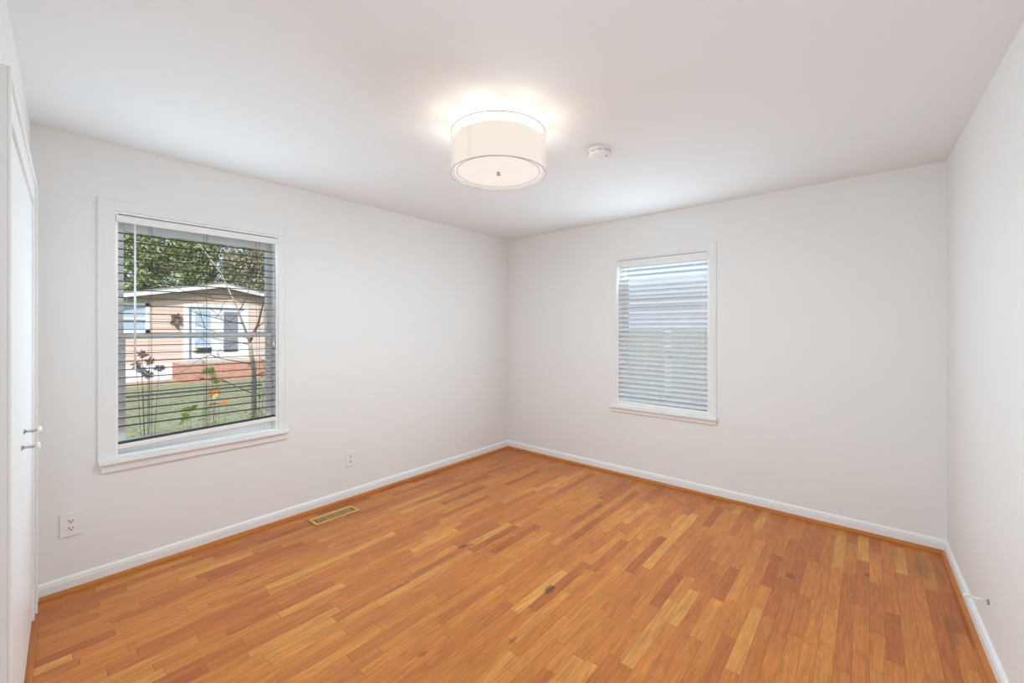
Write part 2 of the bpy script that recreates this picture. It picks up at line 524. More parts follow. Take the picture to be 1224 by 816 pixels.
M = {
    'wall': mat('wall_paint', (0.83, 0.825, 0.815), 0.55, 0.3, bump=0.05, bscale=220, var=0.008, vscale=2),
    'ceiling': mat('ceiling_paint', (0.84, 0.862, 0.872), 0.75, 0.2, bump=0.05, bscale=150, var=0.008, vscale=2),
    'trim': mat('trim_paint', (0.86, 0.86, 0.855), 0.4, 0.4, bump=0.03, bscale=60, var=0.01, vscale=5),
    'door': mat('door_paint', (0.88, 0.88, 0.885), 0.35, 0.4, bump=0.03, bscale=40, var=0.01, vscale=5),
    'sash': mat('sash_vinyl', (0.93, 0.935, 0.935), 0.35, 0.4, var=0.01, vscale=9),
    'slat_white': mat('blind_slat_white', (0.80, 0.805, 0.82), 0.4, 0.4, var=0.015, vscale=12),
    'slat_backlit': mat('blind_slat_backlit', srgb(92, 82, 74), 0.5, 0.3, var=0.04, vscale=12),  # silhouette shade against the bright yard is put into this slat colour
    'valance': mat('blind_valance_white', (0.84, 0.83, 0.81), 0.4, 0.4, var=0.01, vscale=10),
    'rail': mat('blind_rail_white', (0.88, 0.875, 0.86), 0.4, 0.4, var=0.02, vscale=10),
    'cord_dark': mat('blind_cord_taupe', srgb(110, 104, 98), 0.8, 0.1, var=0.05, vscale=80),
    'cord_white': mat('blind_cord_white', (0.82, 0.82, 0.8), 0.7, 0.2, var=0.03, vscale=80),
    'plastic': mat('outlet_plastic', (0.84, 0.835, 0.82), 0.3, 0.5, var=0.01, vscale=40),
    'plastic_white': mat('detector_plastic', (0.87, 0.86, 0.85), 0.35, 0.5, var=0.01, vscale=30),
    'slot': mat('dark_slot', (0.05, 0.045, 0.04), 0.7, 0.2, var=0.1, vscale=60),
    'grey_slot': mat('grey_slot', (0.32, 0.31, 0.30), 0.7, 0.2, var=0.1, vscale=60),
    'chrome': mat('brushed_nickel', (0.62, 0.62, 0.63), 0.28, 0.5, metal=1.0, var=0.04, vscale=90),
    'floor': floor_material(),
    'shoe_y': wood_material('oak_shoe_molding', srgb(172, 98, 40), srgb(198, 124, 56), 1),
    'shoe_x': wood_material('oak_shoe_molding_back', srgb(172, 98, 40), srgb(198, 124, 56), 0),
    'vent': wood_material('oak_vent_frame', srgb(190, 146, 84), srgb(208, 165, 102), 1),
    'vent_fin': wood_material('oak_vent_fins', srgb(176, 132, 78), srgb(194, 152, 94), 0),
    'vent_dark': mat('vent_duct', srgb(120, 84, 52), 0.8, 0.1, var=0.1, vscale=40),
    'glass': glass_material(),
    'sheer': sheer_material(),
    'shade_in': glow_material('inner_shade_glow', (1.0, 0.92, 0.82), 0.97, 0.015),
    'shade_seam': glow_material('shade_seam_glow', (1.0, 0.85, 0.73), 0.92),
    'diffuser': glow_material('diffuser_glow', (1.0, 0.90, 0.83), 0.96, 0.03),
    'shade_rim': mat('shade_rim_fabric', (0.50, 0.43, 0.40), 0.8, 0.1, var=0.03, vscale=60, emit=(1, 0.85, 0.78), estr=0.12),
    'pan': mat('lamp_pan_white', (0.85, 0.83, 0.8), 0.5, 0.3, var=0.01, vscale=20),
    'siding': mat('peach_siding', srgb(222, 199, 184), 0.8, 0.2, var=0.05, vscale=3),
    'house_white': mat('house_trim_white', (0.80, 0.82, 0.84), 0.6, 0.3, var=0.03, vscale=4),
    'soffit': mat('soffit_taupe', srgb(172, 160, 146), 0.8, 0.1, var=0.05, vscale=4),
    'roof': mat('roof_shingle', srgb(150, 146, 142), 0.9, 0.1, var=0.15, vscale=25),
    'brick': brick_material(),
    'house_glass': mat('house_window_glass', srgb(176, 196, 214), 0.25, 0.6, var=0.12, vscale=3),
    'house_glass_grey': mat('house_screen_glass', srgb(132, 138, 146), 0.3, 0.5, var=0.15, vscale=5),
    'house_dark': mat('house_dark_grille', srgb(58, 58, 62), 0.6, 0.3, var=0.1, vscale=9),
    'wreath': mat('wreath_twigs', srgb(112, 96, 84), 0.9, 0.1, var=0.3, vscale=40),
    'bin': mat('bin_plastic', srgb(132, 148, 172), 0.5, 0.3, var=0.05, vscale=6),
    'lawn': ground_material(),
    'mulch': mat('bare_soil_strip', srgb(196, 172, 148), 0.95, 0.1, var=0.15, vscale=6),
    'bark_grey': mat('grey_bark', srgb(170, 156, 144), 0.9, 0.1, var=0.25, vscale=20),
    'bark_pale': mat('pale_bark', srgb(196, 188, 178), 0.9, 0.1, var=0.2, vscale=20),
    'bark_dark': mat('dark_bark', srgb(104, 90, 80), 0.9, 0.1, var=0.25, vscale=20),
    'leaf_green': leaf_material('leaf_green', [srgb(40, 48, 36), srgb(122, 140, 86), srgb(186, 202, 130), srgb(228, 234, 186)]),
    'leaf_dark': leaf_material('leaf_dark', [srgb(40, 44, 42), srgb(88, 98, 76), srgb(140, 154, 112), srgb(188, 200, 150)]),
    'leaf_autumn': leaf_material('leaf_autumn', [srgb(80, 76, 70), srgb(150, 160, 116), srgb(196, 198, 160), srgb(232, 208, 172)]),
    'leaf_orange': leaf_material('leaf_orange', [srgb(226, 150, 78), srgb(240, 178, 94), srgb(246, 204, 128)]),
    'leaf_lime': leaf_material('leaf_lime', [srgb(160, 184, 70), srgb(196, 214, 96), srgb(224, 226, 130)]),
    'leaf_pale': leaf_material('leaf_pale', [srgb(176, 186, 104), srgb(212, 218, 140), srgb(232, 232, 176)]),
    'petal': leaf_material('dried_petal', [srgb(136, 108, 98), srgb(160, 132, 122), srgb(186, 160, 150)]),
    'neighbor': mat('neighbor_white_siding', srgb(226, 230, 236), 0.7, 0.2, var=0.02, vscale=2),
    'fence': mat('fence_pale_boards', srgb(206, 208, 200), 0.85, 0.1, var=0.08, vscale=6),
    'finial': mat('finial_brass', srgb(206, 168, 150), 0.4, 0.5, var=0.05, vscale=90),
    'stopper': mat('door_stop_white', (0.85, 0.84, 0.82), 0.4, 0.4, var=0.01, vscale=50),
}

# ------------------------------------------------------------------ frames of the four walls
LEFT = Frame((0, 0), (0, 1), (-1, 0))            # u = y
BACK = Frame((0, 0), (1, 0), (0, 1))             # u = x
RIGHT = Frame((3.63, 0), (0.02, -1), (1, 0.02))  # u = distance from the back corner
NEAR = Frame((0, -3.717), (1, -0.053), (-0.053, -1))
HC = 2.44
FZ = -0.013
TH = 0.17

# ------------------------------------------------------------------ room shell
struct(MB().box(WORLD, -0.17, 3.95, -5.2, 0.17, -0.13, FZ).build('floor', M['floor']))
struct(MB().box(WORLD, -0.55, 4.3, -5.6, 0.55, HC, HC + 0.2).build('ceiling', M['ceiling']))


def wall_with_hole(name, fr, u0, u1, h, th=TH):
    b = MB()
    if h:
        a, c, z0, z1 = h
        b.box(fr, u0, a, 0, th, -0.1, HC).box(fr, c, u1, 0, th, -0.1, HC)
        b.box(fr, a, c, 0, th, -0.1, z0).box(fr, a, c, 0, th, z1, HC)
    else:
        b.box(fr, u0, u1, 0, th, -0.1, HC)
    return struct(b.build(name, M['wall']))


W1 = (-3.40, -2.54, 0.655, 2.062)     # opening in the left wall
W2 = (1.40, 2.238, 0.655, 2.060)      # opening in the back wall
wall_with_hole('wall_left', LEFT, -3.87, 0.0, W1)
wall_with_hole('wall_back', BACK, -TH, 3.80, W2)
wall_with_hole('wall_right', RIGHT, -0.0, 5.2, None)
DOOR0, DOOR1, DOORH = 0.205, 1.395, 2.0
nb = MB()
nb.box(NEAR, 0.0, DOOR0, 0, 0.12, -0.1, HC).box(NEAR, DOOR1, 2.55, 0, 0.12, -0.1, HC).box(NEAR, DOOR0, DOOR1, 0, 0.12, DOORH, HC)
nb.box(NEAR, DOOR0 - 0.02, DOOR1 + 0.02, 0.12, 0.14, -0.1, DOORH + 0.05)
struct(nb.build('wall_front', M['wall']))
struct(MB().box(WORLD, 2.43, 2.55, -5.2, -3.97, -0.1, HC).build('wall_entry', M['wall']))
HALL = Frame((0, -5.18), (1, 0), (0, -1))
W3_ADDED = (2.72, 3.58, 0.855, 2.060)       # unseen hall window, added so fill light reaches ceiling and back wall
wall_with_hole('wall_hall', HALL, 2.43, 3.95, W3_ADDED)

# baseboards with an oak shoe moulding at the floor
BASE = [(0, FZ), (-0.015, FZ), (-0.015, 0.050), (-0.0125, 0.055), (-0.013, 0.061), (-0.009, 0.068), (-0.004, 0.073), (0, 0.073)]
SHOE = [(-0.015, FZ)] + [(-0.015 - 0.021 * math.cos(a * PI / 16), FZ + 0.024 * math.sin(a * PI / 16)) for a in range(9)]


def baseboard(name, fr, u0, u1, shoe, su0=None, su1=None):
    b = struct(MB().extrude(fr, BASE, u0, u1).build(name, M['trim']))
    MB().extrude(fr, SHOE, su0 if su0 is not None else u0, su1 if su1 is not None else u1).build('shoe_molding', shoe, b)['label'] = 'orange oak quarter round shoe molding'
    return b


baseboard('baseboard_left', LEFT, -3.717, -0.001, M['shoe_y'], -3.685, -0.016)
baseboard('baseboard_back', BACK, 0.001, 3.63, M['shoe_x'], 0.016, 3.615)
baseboard('baseboard_right', RIGHT, 0.001, 5.0, M['shoe_y'], 0.016, 4.9)
baseboard('baseboard_front', NEAR, 1.50, 2.55, M['shoe_x'])


# ------------------------------------------------------------------ windows
def window(n, fr, op, cas_l, cas_r, cas_t, stool, stool_z, apron_z, glass_inset):
    a, c, z0, z1 = op
    f = MB()     # jamb liner round the opening
    jt = 0.012
    f.box(fr, a, a + jt, 0.0, TH, z0, z1).box(fr, c - jt, c, 0.0, TH, z0, z1)
    f.box(fr, a + jt, c - jt, 0.0, TH, z1 - jt, z1).box(fr, a + jt, c - jt, 0.012, TH + 0.02, z0, z0 + 0.014)
    w = struct(f.build('window_%d' % n, M['sash']))
    k = MB()     # flat casing with a thin raised band at its outer edge
    k.box(fr, cas_l, a, -0.009, 0.0, stool_z[1], cas_t).box(fr, c, cas_r, -0.009, 0.0, stool_z[1], cas_t).box(fr, a, c, -0.009, 0.0, z1, cas_t)
    k.box(fr, cas_l, cas_l + 0.014, -0.0125, -0.009, stool_z[1], cas_t + 0.006).box(fr, cas_r - 0.014, cas_r, -0.0125, -0.009, stool_z[1], cas_t + 0.006)
    k.build('casing', M['wall'], w, bevel=0.0015)
    MB().box(fr, stool[0], stool[1], -0.04, 0.0, stool_z[0], stool_z[1]).box(fr, a, c, -0.001, 0.06, stool_z[0] + 0.002, stool_z[1] + 0.004).build('stool', M['trim'], w, bevel=0.004)
    MB().extrude(fr, [(0, apron_z), (-0.012, apron_z), (-0.016, apron_z + 0.006), (-0.016, stool_z[0]), (0, stool_z[0])], stool[0] + 0.012, stool[1] - 0.012).build('apron', M['wall'], w)
    gl, gr, zl0, zl1, zu0, zu1 = glass_inset

    def sash(name, d0, d1, zb, zt, gz0, gz1, gu0, gu1):
        s = MB()
        s.box(fr, a + jt, gu0, d0, d1, zb, zt).box(fr, gu1, c - jt, d0, d1, zb, zt)
        s.box(fr, gu0, gu1, d0, d1, zb, gz0).box(fr, gu0, gu1, d0, d1, gz1, zt)
        o = s.build(name, M['sash'], w, bevel=0.003)
        dm = (d0 + d1) / 2
        MB().box(fr, gu0 - 0.005, gu1 + 0.005, dm - 0.002, dm + 0.002, gz0 - 0.005, gz1 + 0.005).build('pane', M['glass'], o)
        return o
    sash('upper_sash', 0.112, 0.148, zu0 - 0.035, z1 - jt, zu0, zu1, gl - 0.004, gr + 0.012)
    sash('lower_sash', 0.068, 0.104, z0 + 0.014, zl1 + 0.036, zl0, zl1, gl, gr)
    return w


w1 = window(1, LEFT, W1, -3.472, -2.482, 2.122, (-3.47, -2.472), (0.634, 0.660), 0.584,
            (-3.347, -2.59, 0.742, 1.331, 1.366, 1.972))
MB().box(LEFT, -3.35, -2.588, 0.158, 0.166, 0.972, 0.984).build('screen_bar', M['grey_slot'], w1)
w2 = window(2, BACK, W2, 1.352, 2.295, 2.120, (1.335, 2.305), (0.630, 0.655), 0.590,
            (1.46, 2.19, 0.742, 1.318, 1.354, 1.985))


w3_added = window(3, HALL, W3_ADDED, 2.67, 3.63, 2.120, (2.65, 3.65), (0.830, 0.855), 0.790,  # out of view, added to go with the hall fill light
            (2.78, 3.52, 0.942, 1.418, 1.454, 1.985))


# ------------------------------------------------------------------ blinds
def blind(fr, op, label, slat_mat, cord_mat, tilt, z_top, z_bot, pitch, rail_l, rail_r, rail_h, cords, wand_u, cord_u, stack, val_h=0.074, hw=0.025):
    a, c, z0, z1 = op
    base = fr((a + c) / 2, 0.03, z_bot)
    r = thing('window_blind', base, label, 'blind', 'window blinds')
    ua, uc = a + 0.006, c - 0.006
    MB().extrude(fr, [(-0.008, z1 - val_h), (-0.010, z1 - val_h + 0.004), (-0.010, z1 - 0.025), (-0.006, z1 - 0.021), (0.0, z1 - 0.021), (0.0, z1 - val_h)], ua - 0.004, uc + 0.004).build('valance', M['valance'], r)
    MB().box(fr, ua, uc, 0.002, 0.052, z1 - 0.054, z1 - 0.026).build('headrail', M['rail'], r)
    s = MB()
    z = z_top; dc = 0.030
    ct, st = math.cos(tilt), math.sin(tilt)

    def slat(zl, zr, t_c, t_s):
        prof = []
        nseg = 4
        for i in range(nseg + 1):
            q = -hw + 2 * hw * i / nseg
            prof.append((q, 0.0020 * (1 - (q / hw) ** 2) + 0.0011))
        prof2 = prof + [(q, h - 0.0022) for q, h in reversed(prof)]
        vs = []
        for u, zz in ((ua + 0.004, zl), (uc - 0.004, zr)):
            for q, h in prof2:
                vs.append(fr(u, dc + q * t_c - h * t_s, zz + q * t_s + h * t_c))
        m = len(prof2)
        s.add(vs, [(i, (i + 1) % m, m + (i + 1) % m, m + i) for i in range(m)], False)
        b = len(s.v) - 2 * m
        s.f += [tuple(b + i for i in range(m)), tuple(b + m + i for i in range(m))]
        s.smooth += [False, False]
    top_of_stack_l = rail_l + rail_h + 0.0045 * (stack + 1)
    while z > z_bot:
        slat(z, z, ct, st)
        z -= pitch
    for i in range(stack):
        slat(rail_l + rail_h + 0.003 + 0.0045 * i, rail_r + rail_h + 0.003 + 0.0045 * i, 1.0, 0.0)
    s.build('slats', slat_mat, r)
    # bottom rail, a little lower at one end, its ends rounded
    vs = []
    prof = [(-0.024, 0.003), (-0.026, 0.006), (-0.026, rail_h - 0.004), (-0.023, rail_h), (0.023, rail_h), (0.026, rail_h - 0.004), (0.026, 0.006), (0.023, 0.003)]
    us = [(ua + 0.001, 0.45), (ua + 0.004, 0.9), (ua + 0.010, 1.0), (uc - 0.010, 1.0), (uc - 0.004, 0.9), (uc - 0.001, 0.45)]
    fs = []
    for u, k in us:
        t = (u - ua) / (uc - ua); zz = rail_l + (rail_r - rail_l) * t
        vs += [fr(u, dc + d * k, zz + rail_h / 2 + (h - rail_h / 2) * k) for d, h in prof]
    m = len(prof)
    for i in range(len(us) - 1):
        fs += [(i * m + j, i * m + (j + 1) % m, (i + 1) * m + (j + 1) % m, (i + 1) * m + j) for j in range(m)]
    fs += [tuple(range(m)), tuple((len(us) - 1) * m + j for j in range(m))]
    MB().add(vs, fs).build('bottom_rail', M['rail'], r)
    for u in cords:
        t = (u - ua) / (uc - ua); zb = rail_l + (rail_r - rail_l) * t + rail_h
        k = MB()
        for d in (dc - 0.0265, dc + 0.0265):
            k.tube([fr(u, d, zb), fr(u, d, z1 - 0.03)], 0.0008, 5)
        k.tube([fr(u + 0.01, dc, zb), fr(u + 0.01, dc, z1 - 0.03)], 0.0009, 5)
        k.build('ladder_cord', cord_mat, r)
    if wand_u is not None:
        MB().tube([fr(wand_u, -0.019, z1 - 0.06), fr(wand_u, -0.020, 1.17)], 0.0045, 6).lathe(fr(wand_u, -0.020, 1.15), [(0.0005, 0), (0.006, 0.004), (0.006, 0.03), (0.004, 0.036)], sides=8).build('tilt_wand', M['cord_white'], r)['label'] = 'thin white tilt wand'
    if cord_u is not None:
        MB().tube([fr(cord_u, -0.017, z1 - 0.07), fr(cord_u, -0.017, 1.3)], 0.0016, 6).lathe(fr(cord_u, -0.017, 1.27), [(0.0005, 0), (0.007, 0.002), (0.004, 0.03), (0.001, 0.034)], sides=8).build('lift_cord', M['cord_white'], r)
    return r


blind(LEFT, W1, 'open horizontal blind on the left window, lawn and house showing between its slats', M['slat_backlit'], M['cord_dark'],
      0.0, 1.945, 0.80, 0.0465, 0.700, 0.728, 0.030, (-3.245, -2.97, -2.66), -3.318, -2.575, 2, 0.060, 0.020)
blind(BACK, W2, 'nearly closed white blind on the right hand window of the back wall', M['slat_white'], M['cord_white'],
      math.radians(34), 1.965, 0.715, 0.0445, 0.668, 0.660, 0.034, (1.53, 1.82, 2.11), None, 2.20, 0)

# ------------------------------------------------------------------ closet doors on the front wall
cs = MB()
for (u0, u1, zz0, zz1) in ((0.113, DOOR0 + 0.006, FZ, 2.103), (DOOR1 - 0.006, 1.492, FZ, 2.103), (DOOR0 + 0.006, DOOR1 - 0.006, DOORH + 0.004, 2.103)):
    cs.box(NEAR, u0, u1, -0.022, 0.0, zz0, zz1)
cs.box(NEAR, 0.113, 0.13, -0.030, -0.022, FZ, 2.103).box(NEAR, 1.475, 1.492, -0.030, -0.022, FZ, 2.103).box(NEAR, 0.13, 1.475, -0.030, -0.022, 2.086, 2.103)
struct(cs.build('trim_1', M['trim'], bevel=0.002))
for i, (u0, u1, ku, kz) in enumerate(((DOOR0 + 0.004, 0.798, 0.74, 0.990), (0.802, DOOR1 - 0.004, 0.86, 0.950))):
    d = struct(MB().box(NEAR, u0, u1, -0.015, 0.02, 0.0, DOORH - 0.004).build('door_%d' % (i + 1), M['door'], bevel=0.002))
    kn = MB().tube([NEAR(ku, -0.014, kz), NEAR(ku, -0.052, kz)], 0.0055, 10)
    kn.lathe(NEAR(ku, -0.015, kz), [(0.010, 0), (0.010, 0.002), (0.007, 0.004)], axis=-NEAR.n, sides=20)
    k = kn.build('knob_stem', M['chrome'], d)
    MB().lathe(NEAR(ku, -0.050, kz), [(0.001, 0.0), (0.008, 0.0), (0.014, 0.005), (0.0145, 0.008), (0.011, 0.012), (0.001, 0.013)], axis=-NEAR.n, sides=24).build('knob', M['trim'], k)
struct(MB().box(NEAR, 0.205, 1.45, -0.036, -0.002, FZ, FZ + 0.007).build('trim_2', M['shoe_x']))


# ------------------------------------------------------------------ ceiling lamp
LX, LY = 1.812, -2.160
lamp = thing('ceiling_lamp', (LX, LY, HC), 'lit round double drum ceiling lamp with sheer shade and white diffuser', 'lamp')
ZT, ZB, RO, RI = 2.386, 2.182, 0.241, 0.222
MB().lathe((LX, LY, 0), [(0.001, HC), (0.13, HC), (0.135, HC - 0.012), (0.13, HC - 0.024), (0.001, HC - 0.026)]).build('ceiling_pan', M['pan'], lamp)
sp = MB().tube([(LX, LY, HC - 0.025), (LX, LY, 2.35)], 0.008, 10)
for k in range(3):
    a = 2 * PI * k / 3 + 0.4
    sp.tube([(LX, LY, 2.352), (LX + RO * math.cos(a), LY + RO * math.sin(a), 2.352)], 0.003, 6)
sp.build('spider_arm', M['pan'], lamp)
outer = MB().lathe((LX, LY, 0), [(RO, ZB), (RO, ZT)], sides=96).build('outer_shade', M['sheer'], lamp)
rim = MB()
for zz in (ZB, ZT):
    rim.lathe((LX, LY, zz), [(RO + 0.0014, -0.0018), (RO + 0.0014, 0.0018), (RO - 0.0014, 0.0018), (RO - 0.0014, -0.0018)], sides=96, closed=True)
rim.build('wire_rim', M['shade_rim'], outer)
inner = MB().lathe((LX, LY, 0), [(RI, ZB + 0.020), (RI, ZT - 0.034)], sides=96).build('inner_shade', M['shade_in'], lamp)
ang = math.radians(-52)      # fabric seam facing the room
seam = MB()
sa = math.atan2(CAM.y - LY, CAM.x - LX) - 0.66
sv = []
for zz in (ZB + 0.021, ZT - 0.035):
    for k in range(5):
        a = sa - 0.07 + 0.14 * k / 4
        sv.append((LX + (RI + 0.0012) * math.cos(a), LY + (RI + 0.0012) * math.sin(a), zz))
seam.add(sv, [(k, k + 1, k + 6, k + 5) for k in range(4)], True)
seam.build('fabric_seam', M['shade_seam'], inner)
MB().lathe((LX, LY, 0), [(RI + 0.001, ZB + 0.010), (RI + 0.001, ZB + 0.022), (RI - 0.001, ZB + 0.022), (RI - 0.001, ZB + 0.010)], sides=96, closed=True).build('shade_hem', M['diffuser'], inner)
MB().lathe((LX, LY, 0), [(0.001, ZB + 0.012), (0.212, ZB + 0.012), (RI - 0.002, ZB + 0.016)], sides=96).build('diffuser', M['diffuser'], lamp)
MB().lathe((LX, LY, 0), [(0.2095, ZB + 0.0095), (0.2125, ZB + 0.0095), (0.2125, ZB + 0.0115), (0.2095, ZB + 0.0115)], sides=96, closed=True).build('diffuser_ring', M['shade_rim'], lamp)
MB().lathe((LX, LY, 0), [(0.001, ZB - 0.004), (0.009, ZB - 0.003), (0.010, ZB + 0.002), (0.007, ZB + 0.006), (0.011, ZB + 0.0118)], sides=20).build('finial', M['finial'], lamp)


def lamp_light(name, kind, energy, loc, direction, size, size_y=None, color=LAMP_COLOR, spread=PI):
    ld = bpy.data.lights.new(name, kind); ld.energy = energy; ld.color = color
    ld.shape = 'DISK' if size_y is None else 'RECTANGLE'
    ld.size = size
    if size_y:
        ld.size_y = size_y
    ld.spread = spread
    o = bpy.data.objects.new(name, ld); C.objects.link(o)
    o.parent = lamp
    o.visible_glossy = False        # reflections show the glowing shade itself
    o.location = Vector(loc) - lamp.location
    o.rotation_euler = Vector(direction).to_track_quat('-Z', 'Y').to_euler()
    return o


lamp_light('lamp_glow', 'AREA', LAMP_DOWN, (LX, LY, ZB - 0.014), (0, 0, -1), 0.40)
NS = 10
for k in range(NS):
    a = 2 * PI * k / NS
    d = Vector((math.cos(a), math.sin(a), -0.75))
    lamp_light('lamp_glow', 'AREA', LAMP_SIDE / NS, (LX + (RO + 0.02) * math.cos(a), LY + (RO + 0.02) * math.sin(a), (ZT + ZB) / 2), d, 0.14, 0.13, spread=math.radians(112))
lamp_light('lamp_glow', 'AREA', LAMP_UP, (LX, LY, ZT - 0.014), (0, 0, 1), 0.43, color=(1.0, 0.88, 0.74))
for k in range(8):
    a = 2 * PI * (k + 0.5) / 8
    lamp_light('lamp_glow', 'AREA', 0.13, (LX + (RO + 0.01) * math.cos(a), LY + (RO + 0.01) * math.sin(a), ZT - 0.04), (math.cos(a), math.sin(a), 0.08), 0.16, 0.05, (1.0, 0.88, 0.74))

# ------------------------------------------------------------------ smoke detector
SX, SY = 2.053, -1.545
sd = thing('smoke_detector', (SX, SY, HC), 'small round white smoke detector on the ceiling beside the lamp', 'smoke detector')
MB().lathe((SX, SY, 0), [(0.001, HC), (0.070, HC), (0.070, HC - 0.010), (0.001, HC - 0.010)]).build('mounting_plate', M['plastic_white'], sd)
MB().lathe((SX, SY, 0), [(0.001, HC - 0.010), (0.064, HC - 0.010), (0.066, HC - 0.022), (0.064, HC - 0.034), (0.055, HC - 0.041), (0.030, HC - 0.043), (0.001, HC - 0.044)]).build('housing', M['plastic_white'], sd)
vb = MB()
for k in range(10):
    a0 = 2 * PI * k / 10; 
    pts = [(SX + 0.0662 * math.cos(a0 + t), SY + 0.0662 * math.sin(a0 + t), HC - 0.0215) for t in (0, 0.1, 0.2, 0.3, 0.4)]
    vb.tube(pts, 0.0018, 5)
vb.build('vent_slots', M['grey_slot'], sd)
MB().lathe((SX, SY, 0), [(0.001, HC - 0.0475), (0.014, HC - 0.047), (0.016, HC - 0.043)], sides=24).build('test_button', M['plastic_white'], sd)
MB().lathe((SX + 0.045, SY + 0.002, 0), [(0.001, HC - 0.0455), (0.006, HC - 0.0445), (0.006, HC - 0.040)], sides=14).build('indicator', M['grey_slot'], sd)


# ------------------------------------------------------------------ wall outlets
def outlet(y, z, label):
    t = thing('wall_outlet', (0, y, z), label, 'outlet', 'wall outlets')
    MB().box(LEFT, y - 0.042, y + 0.042, -0.007, -0.0002, z - 0.0625, z + 0.0625).build('cover_plate', M['plastic'], t, bevel=0.003)
    for s in (1, -1):
        zc = z + s * 0.0195
        rc = MB()
        rc.extrude(LEFT, [(-0.0085, zc - 0.0135), (-0.0085, zc + 0.0135), (-0.004, zc + 0.0135), (-0.004, zc - 0.0135)], y - 0.014, y + 0.014)
        ro = rc.build('receptacle', M['plastic'], t, bevel=0.002)
        q = MB()
        q.box(LEFT, y - 0.0085, y - 0.0055, -0.0090, -0.0083, zc - 0.003, zc + 0.008)
        q.box(LEFT, y + 0.0055, y + 0.0085, -0.0090, -0.0083, zc - 0.002, zc + 0.007)
        q.lathe(LEFT(y, -0.0082, zc - 0.008), [(0.0001, 0.0008), (0.0034, 0.0008), (0.0034, 0)], axis='X', sides=12)
        q.build('plug_slots', M['slot'], ro)
    MB().lathe(LEFT(y, -0.0065, z), [(0.0001, 0.0012), (0.003, 0.001), (0.0034, 0)], axis='X', sides=12).build('screw', M['plastic'], t)
    return t


o1 = outlet(-3.573, 0.345, 'white duplex outlet low on the left wall near the closet doors')
o2 = copy_tree(o1)
o2.location = (0, -1.984, 0.320)
o2['label'] = 'white duplex outlet low on the wall to the right of the left window'

# ------------------------------------------------------------------ floor vent
vx0, vx1, vy0, vy1 = 0.130, 0.268, -2.385, -2.048
vt = thing('floor_vent', ((vx0 + vx1) / 2, (vy0 + vy1) / 2, FZ), 'tan wooden floor vent with narrow slots beside the left wall', 'floor vent')
b = MB(); wv = 0.024
b.box(WORLD, vx0, vx0 + wv + 0.01, vy0, vy1, FZ + 0.0005, FZ + 0.008).box(WORLD, vx1 - wv, vx1, vy0, vy1, FZ + 0.0005, FZ + 0.008)
b.box(WORLD, vx0 + wv + 0.01, vx1 - wv, vy0, vy0 + wv, FZ + 0.0005, FZ + 0.008).box(WORLD, vx0 + wv + 0.01, vx1 - wv, vy1 - wv, vy1, FZ + 0.0005, FZ + 0.008)
b.build('frame', M['vent'], vt, bevel=0.002)
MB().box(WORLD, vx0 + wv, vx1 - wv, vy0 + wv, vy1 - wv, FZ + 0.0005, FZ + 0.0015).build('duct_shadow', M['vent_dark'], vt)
b = MB(); nf = 17
for i in range(1, nf):
    yy = vy0 + wv + (vy1 - vy0 - 2 * wv) * i / nf
    b.box(WORLD, vx0 + wv + 0.01, vx1 - wv, yy - 0.0048, yy + 0.0048, FZ + 0.001, FZ + 0.0065)
b.build('fins', M['vent_fin'], vt)

# ------------------------------------------------------------------ door stop on the right wall
ds = RIGHT(1.06, 0, 0.222)
st = thing('door_stop', ds, 'small white rod door stop sticking out of the right wall above the baseboard', 'door stop')
MB().lathe(ds, [(0.0005, 0.006), (0.009, 0.006), (0.012, 0.002), (0.012, 0)], axis=-RIGHT.n, sides=16).build('mounting_cup', M['grey_slot'], st)
MB().tube([RIGHT(1.06, -0.004, 0.222), RIGHT(1.06, -0.062, 0.226)], 0.0042, 10).build('rod', M['stopper'], st)
MB().lathe(RIGHT(1.06, -0.058, 0.2257), [(0.0005, 0.0), (0.007, 0.0), (0.008, 0.014), (0.005, 0.018), (0.0005, 0.019)], axis=-RIGHT.n, sides=16).build('rubber_tip', M['stopper'], st)

# ------------------------------------------------------------------ outside: ground
GZ = -0.6
struct(MB().box(WORLD, -70, 40, -50, 60, GZ - 0.3, GZ).build('lawn', M['lawn']))
struct(MB().box(WORLD, -17.3, -15.9, -6.0, 0.2, GZ, GZ + 0.03).build('soil_strip', M['mulch']))
struct(MB().box(WORLD, -0.17, 3.95, -5.2, 0.17, GZ - 0.05, -0.121).build('foundation', M['brick']))

